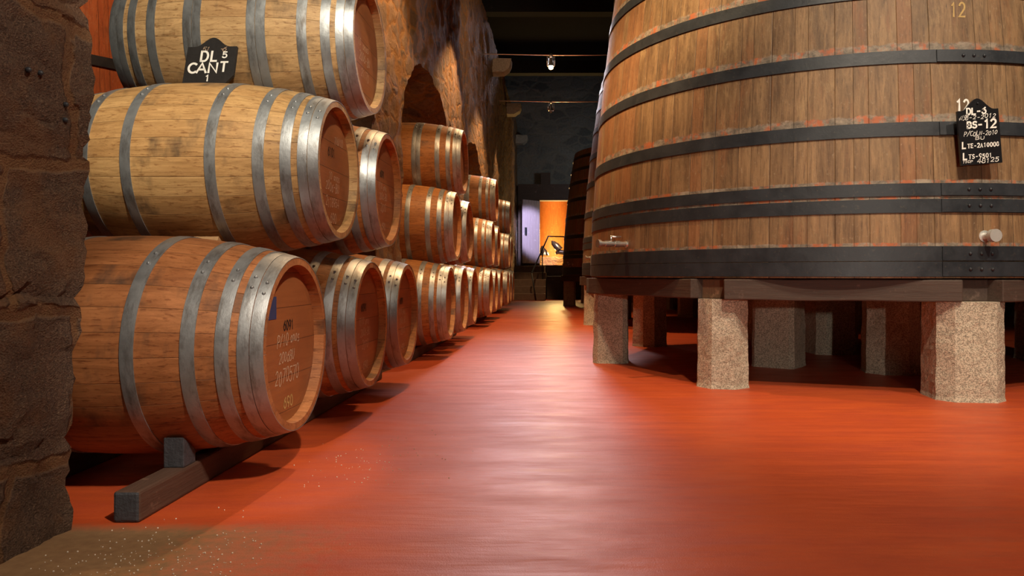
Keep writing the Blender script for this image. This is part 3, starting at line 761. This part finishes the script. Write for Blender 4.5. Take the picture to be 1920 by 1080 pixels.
# orange vat seen through the nearest arch
t = empty('oak_vat', (-4.3, 5.9, 0)); tag(t, 'orange vat glimpsed behind the stone pier and the topmost near barrel', 'vat')
bm = bmesh.new(); revolve(bm, [(.001, 0), (1.62, 0), (1.58, 1.2), (1.45, 3.2), (1.4, 3.2), (.001, 3.1)], 96, 'z'); recalc(bm); link('staves', bm, M['vat_red'], t)
for z in (.3, .9, 1.60, 2.10, 2.75):
    r = 1.62-.04*min(z, 1.2)/1.2-.13*max(0, z-1.2)/2
    bm = bmesh.new(); revolve(bm, [(r-.01, z-.035), (r+.012, z-.035), (r+.008, z+.035), (r-.012, z+.035)], 96, 'z'); recalc(bm); link('hoop', bm, M['iron'], t)

# ------------------------------------------------------------------ left wall with arches
arches = [(1.845, 4.58, 1.85, 2.85), (5.31, 7.76, 1.72, 2.46), (8.70, 11.08, 1.70, 2.42), (11.72, 14.08, 1.65, 2.25)]
WTOP = 4.81; SPR = 1.0; WT = .80
def wallx(y):
    t_ = min(1, max(0, (y-2.0)/2.4)); return -1.255+.105*t_
def disp(p, amp=1):
    v = nvec(Vector((p.x, p.y, p.z))*2.3)*.030+nvec(p*7)*.016+nvec(p*21)*.013+nvec(p*55)*.007
    near = 1 if p.y < 2.2 else 0
    if near:      # block courses step in and out a little
        row = math.floor((p.z+.14)/.37); v = v+Vector((noise.noise(Vector((row*3.3, 0, 1)))*.015, noise.noise(Vector((row*5.1, 2, 0)))*.03, 0))
        fz = (p.z+.14)/.37-row; e = min(fz, 1-fz)
        if e < .07: v = v+Vector((-.012*(1-e/.07), -.018*(1-e/.07), 0))
        v = v+Vector((0, .095*p.z, 0))
        if p.z < .25: v = v+Vector((.02, .0, 0))*(1-p.z/.25)
    if p.z <= .001: v.z = 0
    return v*amp
def archz(y, A):
    y0, y1, s, ap = A; c = (y0+y1)/2; hw = (y1-y0)/2; u = min(1, abs(y-c)/hw)
    return s+(ap-s)*math.sqrt(max(0, 1-u*u)) if u < 1 else s
def frange(a, b, st):
    n = max(1, int(round((b-a)/st))); return [a+(b-a)*i/n for i in range(n+1)]
def build_wall(segs, name, mat, lab):
    bm = bmesh.new(); cache = {}
    def V(x, y, z):
        k = (round(x, 4), round(y, 4), round(z, 4))
        if k not in cache:
            p = Vector((x, y, z)); q = p+disp(p)
            cache[k] = bm.verts.new(q)
        return cache[k]
    def quad(a, b, c, d):
        if len({a, b, c, d}) < 3: return
        try: f = bm.faces.new([v for i, v in enumerate((a, b, c, d)) if v not in (a, b, c, d)[:i]])
        except ValueError: pass
    for seg in segs:
        y0, y1, A, st = seg
        ys = frange(y0, y1, st)
        if A is None:
            zs = frange(0, A_next_spring(seg), st)
        # cosine spacing inside arches keeps the curve smooth
        if A is not None:
            n = max(8, int((y1-y0)/st)); ys = [y0+(y1-y0)*(.5-.5*math.cos(PI*i/n)) for i in range(n+1)]
        NU = 44
        cols = []
        for y in ys:
            z0 = archz(y, A) if A else None
            X = wallx(y)
            if A: zl = [z0+(WTOP-z0)*(i/NU)**1.15 for i in range(NU+1)]
            else:
                zl = frange(0, SP, st)[:-1]+[SP+(WTOP-SP)*(i/NU)**1.15 for i in range(NU+1)]
            cols.append([V(X, y, z) for z in zl])
        for a, b in zip(cols, cols[1:]):
            for i in range(len(a)-1): quad(a[i], b[i], b[i+1], a[i+1])
        nx = 10
        if A:        # intrados
            rows_ = []
            for y in ys:
                z = archz(y, A); X = wallx(y); rows_.append([V(X-(WT)*k/nx, y, z) for k in range(nx+1)])
            for a, b in zip(rows_, rows_[1:]):
                for k in range(nx): quad(a[k], a[k+1], b[k+1], b[k])
        else:        # jambs
            for y in (y0, y1):
                X = wallx(y); zl = frange(0, SP, st)
                s_here = SP
                rows_ = [[V(X-WT*k/nx, y, z) for k in range(nx+1)] for z in zl]
                for a, b in zip(rows_, rows_[1:]):
                    for k in range(nx): quad(a[k], a[k+1], b[k+1], b[k])
        # back face, coarse
    recalc(bm)
    for f in bm.faces: f.smooth = True
    o = link(name, bm, mat); struct(o, lab); return o
SP = 1.7
def A_next_spring(s): return SP
for i, A in enumerate(arches): arches[i] = (A[0], A[1], SP, A[3])
build_wall([(.9, 1.845, None, .02)], 'wall_left', M['pier'], 'rough brown stone pier at the left edge')
segs = [(1.845, 4.58, arches[0], .05), (4.58, 5.31, None, .035), (5.31, 7.76, arches[1], .05), (7.76, 8.70, None, .05), (8.70, 11.08, arches[2], .06), (11.08, 11.72, None, .07), (11.72, 14.08, arches[3], .07), (14.08, 20.3, None, .09)]
build_wall(segs, 'wall_left_arcade', M['rubble'], 'long stone wall with arched niches')
bm = bmesh.new(); box(bm, (-2.1, -3.5, 0), (-1.33, .92, WTOP)); box(bm, (-2.1, .9, SP), (-1.5, 1.8, WTOP)); struct(link('wall_left_near', bm, M['pier']), 'stone wall beside the camera')
# back of the wall thickness
bm = bmesh.new()
prev = 0
for (a, b, A) in ((.9, 1.78, None), (4.62, 5.27, None), (7.80, 8.66, None), (11.12, 11.68, None), (14.12, 20.3, None)):
    box(bm, (-2.02, a, 0), (-1.9, b, WTOP))
for A in arches: box(bm, (-2.02, A[0]-.1, A[3]+.06), (-1.9, A[1]+.1, WTOP))
struct(link('wall_left_rear', bm, M['rubble']), 'rear face of the arcade wall')
# corbels
for i, (y, lab) in enumerate(((12.8, 'stone corbel sticking out high on the left wall, nearest of three'), (16.1, 'stone corbel sticking out high on the left wall, middle of three'), (19.7, 'stone corbel sticking out high on the left wall, farthest of three'))):
    bm = bmesh.new(); pr = [(.0, -.13), (.20, -.13), (.30, -.06), (.33, .02), (.33, .10), (.0, .10)]
    A = [bm.verts.new((x, -.16, z)) for x, z in pr]; B = [bm.verts.new((x, .16, z)) for x, z in pr]
    bm.faces.new(A); bm.faces.new(B[::-1])
    for k in range(6): bm.faces.new((A[k], B[k], B[(k+1) % 6], A[(k+1) % 6]))
    bmesh.ops.subdivide_edges(bm, edges=bm.edges[:], cuts=3, use_grid_fill=True)
    for v in bm.verts: v.co += nvec(v.co*6+Vector((i*9, 0, 0)))*.02
    recalc(bm); c = link('stone_corbel', bm, M['granite'], None, smooth=False); c.location = (-1.16, y, H+3.66); tag(c, lab, 'corbel', 'stone corbels on the left wall')
# iron pins in the near pier
for i, (px, py, lab) in enumerate(((67, 131, 'left of the upper two rusty bolts in the near stone pier'), (89, 137, 'right of the upper two rusty bolts in the near stone pier'), (136, 196, 'upper of the lower two rusty bolts in the near stone pier'), (135, 225, 'lowest rusty bolt in the near stone pier'))):
    Y = 1.235*F/(VX-px); z = H+(VY-py)/F*Y
    bm = bmesh.new(); tube(bm, [(-.02, 0, 0), (-.004, 0, 0)], .010, 12); bmesh.ops.create_uvsphere(bm, u_segments=10, v_segments=6, radius=.007, matrix=Matrix.Translation((.004, 0, 0)))
    c = link('iron_bolt', bm, M['iron']); c.location = (-1.256, Y, z); tag(c, lab, 'bolt', 'rusty bolts in the near pier')

# ------------------------------------------------------------------ room shell
bm = bmesh.new(); box(bm, (-7.2, -4, -.1), (7.2, 26, 0)); struct(link('floor', bm, M['floor']), 'red resin floor')
bm = bmesh.new(); box(bm, (-7.2, -4, 6.2), (7.2, 26, 6.3))
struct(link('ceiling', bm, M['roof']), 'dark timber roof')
bm = bmesh.new(); box(bm, (7, -4, 0), (7.2, 26, 6.3)); struct(link('wall_right', bm, M['back']))
bm = bmesh.new(); box(bm, (-7.2, -4, 0), (-7, 26, 6.3)); struct(link('wall_outer_left', bm, M['back']))
bm = bmesh.new(); box(bm, (-7, -4, 0), (7, -3.8, 6.3)); struct(link('wall_front', bm, M['back']))
YD = 19.9; DZ0, DZ1 = .90, H+2.02; DX0, DX1 = -.51, .38
bm = bmesh.new()
box(bm, (-7, YD+.2, 0), (DX0-.05, YD+.7, 6.2)); box(bm, (DX1+.05, YD+.2, 0), (7, YD+.7, 6.2)); box(bm, (DX0-.05, YD+.2, DZ1+.05), (DX1+.05, YD+.7, 6.2)); box(bm, (DX0-.05, YD+.2, 0), (DX1+.05, YD+.7, DZ0))
struct(link('wall_back', bm, M['back']), 'grey rubble end wall')
# tie beams under the roof
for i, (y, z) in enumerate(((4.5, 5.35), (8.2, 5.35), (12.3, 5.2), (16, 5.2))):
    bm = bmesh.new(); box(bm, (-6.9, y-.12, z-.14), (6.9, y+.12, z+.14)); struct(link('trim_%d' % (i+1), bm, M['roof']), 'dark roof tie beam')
# door surround in dark timber
bm = bmesh.new(); box(bm, (-1.10, YD-.12, .3), (DX0, YD+.2, DZ1+.42)); box(bm, (DX1, YD-.12, .3), (1.25, YD+.2, DZ1+.42)); box(bm, (-1.10, YD-.14, DZ1), (1.25, YD+.2, DZ1+.44)); box(bm, (DX0-.1, YD-.15, 0), (1.25, YD+.2, DZ0))
box(bm, (-.48, YD-.1, DZ1+.44), (-.22, YD+.15, DZ1+.76))
struct(link('door_frame', bm, M['timber']), 'dark timber surround of the lit doorway')
# open door leaf
hx, hy = DX0-.01, YD-.20; ex, ey = -.955, 19.25
d = Vector((ex-hx, ey-hy)); L = d.length
t = empty('door_1', (hx, hy, DZ0+.05), (0, 0, math.atan2(d.y, d.x))); struct(t, 'open boarded door leaf lit bluish white')
bm = bmesh.new(); n = 6
for i in range(n): box(bm, (L*i/n+.003, -.02, 0), (L*(i+1)/n-.003, .02, DZ1-DZ0-.08))
link('door_leaf', bm, M['door_wood'], t, bevel=.004)
bm = bmesh.new(); box(bm, (L*.82, .02, .75), (L*.9, .06, .95)); link('door_handle', bm, M['iron'], t)
# steps up to the door
t = empty('stairs', (-.66, 18.0, 0)); struct(t, 'dark stone steps up to the doorway')
for i in range(5):
    bm = bmesh.new(); box(bm, (-.58, i*.27, 0), (.30+(.04 if i < 4 else .0), 1.9 if i == 4 else (i+1)*.27+.02, .175*(i+1)))
    link('step', bm, M['step'], t, bevel=.012)
# landing under the threshold
bm = bmesh.new(); box(bm, (-.30, 18.9, 0), (1.3, 19.72, .60)); struct(link('trim_landing', bm, M['timber']), 'dark masonry beside the steps')
# railing
t = empty('stair_railing', (-.34, 17.95, 0)); tag(t, 'thin black metal handrail beside the steps to the doorway', 'railing')
def P3(px, py, Y): return Vector(((px-VX)/F*Y, Y, H+(VY-py)/F*Y))
def lp(v): return v-Vector((-.34, 17.95, 0))
a0 = P3(1005, 562, 17.95); a0.z = 0; a1 = P3(997, 512, 17.95); a2 = P3(1028, 443, 19.1); a3 = P3(1062, 444, 19.1)
bm = bmesh.new(); tube(bm, [lp(a1), lp(a2), lp(a3)], .018, 8); link('rail', bm, M['iron'], t)
bm = bmesh.new(); tube(bm, [lp(a0), lp(a1)], .016, 8); link('post', bm, M['iron'], t)
p = P3(1018, 470, 18.78); bm = bmesh.new(); tube(bm, [lp(Vector((p.x, p.y, .35))), lp(a1.lerp(a2, .62))], .014, 8); link('post', bm, M['iron'], t)
bm = bmesh.new(); tube(bm, [lp(Vector((a3.x, a3.y, .60))), lp(a3)], .014, 8); link('post', bm, M['iron'], t)
# warm room beyond the doorway
bm = bmesh.new(); box(bm, (-3, YD+.7, .7), (3, 25.9, .88)); struct(link('floor_beyond', bm, M['step']))
bm = bmesh.new(); box(bm, (-2.2, 25.2, .88), (2.4, 25.4, 4)); box(bm, (-2.3, YD+.7, .88), (-2.1, 25.4, 4)); box(bm, (2.3, YD+.7, .88), (2.5, 25.4, 4)); box(bm, (-2.3, YD+.7, 4), (2.5, 25.4, 4.1))
struct(link('wall_beyond', bm, M['orange_wood']), 'orange boarded wall beyond the doorway')
t = empty('wooden_cask', (-.15, 23.6, .88)); tag(t, 'orange-lit upright cask seen through the doorway, left', 'cask', 'casks beyond the doorway')
bm = bmesh.new(); revolve(bm, [(.001, 0), (.62, 0), (.58, 1.2), (.50, 2.4), (.001, 2.4)], 48); recalc(bm); link('staves', bm, M['orange_wood'], t)
t = dup(t); t.location = (1.25, 23.3, .88); tag(t, 'orange-lit upright cask seen through the doorway, right', 'cask', 'casks beyond the doorway')
bm = bmesh.new(); box(bm, (-.9, 20.75, .88), (.85, 21.05, 1.16))
bmesh.ops.subdivide_edges(bm, edges=bm.edges[:], cuts=8, use_grid_fill=True)
for v in bm.verts: v.co += nvec(v.co*8)*.025
recalc(bm); tag(link('stone_ledge', bm, M['warmrubble']), 'low rubble stone ledge glowing inside the doorway', 'ledge')
bm = bmesh.new()
tube(bm, [(-.10, 0, .0), (.0, 0, .05), (.02, 0, .12), (-.08, 0, .22), (-.17, 0, .31), (-.21, 0, .37)], [.03, .09, .10, .10, .07, .02], 14)
tube(bm, [(.0, 0, .05), (.15, 0, .03), (.32, 0, .12), (.40, 0, .24)], [.07, .08, .09, .03], 14)
c = link('curved_ornament', bm, M['dark_gloss']); c.location = (.02, 20.9, 1.25); tag(c, 'dark shiny curved horn-like object standing on the lit ledge in the doorway', 'ornament')
bm = bmesh.new(); tube(bm, [(0, 0, 0), (.0, 0, .12), (-.03, 0, .28)], [.17, .12, .02], 12)
c = link('dark_cone', bm, M['dark_gloss']); c.location = (-.44, 20.9, 1.195); tag(c, 'small dark pointed object on the ledge at the left of the doorway', 'ornament')

# ------------------------------------------------------------------ lamps on their cables
def cable(y, z, x0, x1, lab):
    bm = bmesh.new(); n = 10
    tube(bm, [(x0+(x1-x0)*i/n, y, z-.02*math.sin(PI*i/n)) for i in range(n+1)], .008, 6)
    tag(link('steel_cable', bm, M['steel']), lab, 'cable', 'steel cables carrying the spotlights')
def spot_lamp(x, y, z, lit, lab):
    t = empty('spotlight', (x, y, z)); tag(t, lab, 'lamp', 'spotlights hung over the aisle')
    bm = bmesh.new(); tube(bm, [(0, 0, .0), (0, 0, -.05)], .022, 10); link('clamp', bm, M['steel'], t)
    bm = bmesh.new(); tube(bm, [(-.055, 0, -.045), (.055, 0, -.045)], .008, 6); tube(bm, [(-.055, 0, -.04), (-.055, 0, -.17)], .008, 6); tube(bm, [(.055, 0, -.04), (.055, 0, -.17)], .008, 6); tube(bm, [(-.055, 0, -.17), (.055, 0, -.17)], .008, 6)
    link('bracket', bm, M['steel'], t)
    bm = bmesh.new(); revolve(bm, [(.001, -.06), (.03, -.065), (.035, -.12), (.05, -.185), (.046, -.185), (.001, -.17)], 20); recalc(bm); link('housing', bm, M['steel'], t)
    bm = bmesh.new(); bmesh.ops.create_uvsphere(bm, u_segments=14, v_segments=8, radius=.034, matrix=Matrix.Translation((0, 0, -.195)))
    link('bulb', bm, M['bulb'] if lit else M['glass_off'], t, smooth=True)
def zy(py, Y): return H+(VY-py)/F*Y
cable(10.6, zy(101, 10.6), -1.1, 1.6, 'bright steel cable carrying the lit spotlight, running to the near vat')
spot_lamp(-.11, 10.6, zy(101, 10.6), True, 'small lit spotlight hanging on a cable above the aisle')
cable(13.6, zy(189, 13.6), -1.1, 1.6, 'dim steel cable carrying the unlit spotlight further back')
spot_lamp(-.14, 13.6, zy(189, 13.6), False, 'small unlit spotlight hanging below and beyond the lit one')

# grit on the floor near the rail
bm = bmesh.new(); rr = random.Random(5)
for i in range(420):
    if i < 300: x, y = rr.gauss(-.95, .16), rr.gauss(1.62, .14)
    else: x, y = rr.gauss(-.62, .12), rr.gauss(2.5, .2)
    if x < -1.2 or (y > 1.88 and abs(x+1.13) < .05): continue
    r = rr.uniform(.0008, .0024)
    bmesh.ops.create_icosphere(bm, subdivisions=1, radius=r, matrix=Matrix.Translation((x, y, r*.6)))
o = link('floor_grit', bm, M['grit']); tag(o, 'pale grit scattered on the floor near the timber rail', 'grit', kind='stuff')

# ------------------------------------------------------------------ lights
def light(kind, name, loc, target, energy, col, size=.3, cone=60, blend=.5):
    l = bpy.data.lights.new(name, kind); l.energy = energy; l.color = col
    if kind == 'SPOT': l.spot_size = math.radians(cone); l.spot_blend = blend; l.shadow_soft_size = size
    elif kind == 'AREA': l.shape = 'DISK'; l.size = size
    else: l.shadow_soft_size = size
    o = bpy.data.objects.new(name, l); C.objects.link(o); o.location = loc
    if target is not None:
        o.rotation_euler = (Vector(target)-Vector(loc)).to_track_quat('-Z', 'Y').to_euler()
    return o
WARM = (1.0, .60, .28); NEUT = (1.0, .84, .66); COOL = (1.0, .88, .96)
# spotlights over the aisle, light the barrel stacks
light('SPOT', 'spot_near_upper', (.30, .2, 3.4), (-1.42, 2.75, 1.72), 680, (1, .88, .68), .06, 34, .7)
light('SPOT', 'spot_near_lower', (.55, .5, 2.6), (-.90, 2.15, .45), 190, (1, .86, .68), .05, 20, .4)
light('SPOT', 'pier_fill_spot', (.5, .6, 2.6), (-1.25, 1.65, .75), 170, (1, .82, .64), .03, 52, .6)  # added fill without a fixture, brightens the near pier
for i, (x, y, e) in enumerate(((-.42, 4.75, 230), (-.42, 7.9, 260), (-.14, 10.55, 280), (-.52, 13.4, 110))):
    light('SPOT', 'aisle_spot', (x, y, 3.62), (-.95 if i < 3 else -1.3, y-.15, 0), e*1.1, WARM, .04, 96 if i < 3 else 62, .5)
light('SPOT', 'wall_wash', (.3, 3.6, 2.6), (-1.15, 5.1, 2.75), 130, (1, .62, .28), .05, 46, .5)  # added unseen spot, warms the upper arcade wall
light('SPOT', 'wall_wash_far', (.2, 7.2, 3.5), (-1.15, 10.5, 3.4), 150, (1, .66, .40), .05, 60, .7)  # second added spot, carries the wash further along the wall
light('SPOT', 'low_front_spot', (1.0, -1.6, .95), (1.9, 5, .30), 210, (1, .85, .7), .05, 34, .6)
light('SPOT', 'vat_spot', (.9, .3, 4.6), (1.9, 4.2, 1.4), 560, (1, .84, .62), .10, 62, .7)
light('SPOT', 'vat_spot_right', (3.0, .6, 4.6), (2.4, 4.0, .8), 480, (1, .84, .66), .10, 60, .7)
light('SPOT', 'floor_spot_right', (1.6, 1.2, 5.0), (1.4, 2.3, 0), 420, (1, .76, .48), .3, 60, .8)
light('SPOT', 'vat_side_spot', (-.4, 7.2, 4.4), (1.0, 6.5, 2.4), 120, WARM, .1, 70, .6)
light('SPOT', 'vat_left_spot', (-.4, 2.2, 4.9), (.7, 5.0, 2.6), 1350, (1, .71, .38), .08, 38, .8)
light('SPOT', 'far_cool_spot', (-.40, 14.5, 5.2), (.8, 2.0, .0), 1150, COOL, 1.0, 30, .6)
light('SPOT', 'door_leaf_spot', (-.6, 16.6, 2.8), (-.74, 19.5, 1.80), 900, (.70, .66, 1.0), .08, 26, .6)
light('POINT', 'inner_room_fill', (.05, 20.45, 1.75), None, 120, (1, .62, .22), .06)  # unseen point light placed inside the doorway to brighten the ledge front
light('POINT', 'inner_room_low', (-.1, 21.7, 1.3), None, 260, (1, .64, .20), .1)
light('POINT', 'inner_room_top', (.0, 21.2, 3.4), None, 110, (1, .42, .12), .15)
light('SPOT', 'steps_fill_spot', (-.4, 15.8, 3.6), (-.75, 18.2, .4), 240, WARM, .1, 20, .6)  # added fill so the dark steps show, no real fixture
light('SPOT', 'back_wall_spot', (1.0, 17.5, 3.2), (-.2, 20, 4.0), 30, (.85, .95, 1), .2, 120, .8)
light('SPOT', 'rear_vat_spot', (-2.6, 2.6, 4.4), (-3.4, 4.9, 2.0), 400, (1, .55, .30), .1, 60, .6)
light('AREA', 'camera_side_fill', (.5, -1.6, 2.6), (.1, 5, .4), 11, (1, .82, .66), 1.2)
w = bpy.data.worlds.new('dim'); w.use_nodes = True; bpy.context.scene.world = w
w.node_tree.nodes['Background'].inputs[0].default_value = (.5, .45, .42, 1); w.node_tree.nodes['Background'].inputs[1].default_value = .01

# ------------------------------------------------------------------ camera
cam = bpy.data.cameras.new('camera'); co = bpy.data.objects.new('camera', cam); C.objects.link(co)
co.location = (0, 0, H); co.rotation_euler = (PI/2, 0, 0)
cam.sensor_width = 36; cam.lens = F/1920*36; cam.shift_x = -(VX-960)/1920; cam.shift_y = -(540-VY)/1920
cam.clip_start = .02
sc = bpy.context.scene; sc.camera = co
sc.view_settings.view_transform = 'Standard'; sc.view_settings.look = 'None'; sc.view_settings.gamma = 1; sc.view_settings.use_curve_mapping = False
sc.view_settings.exposure = 0.0
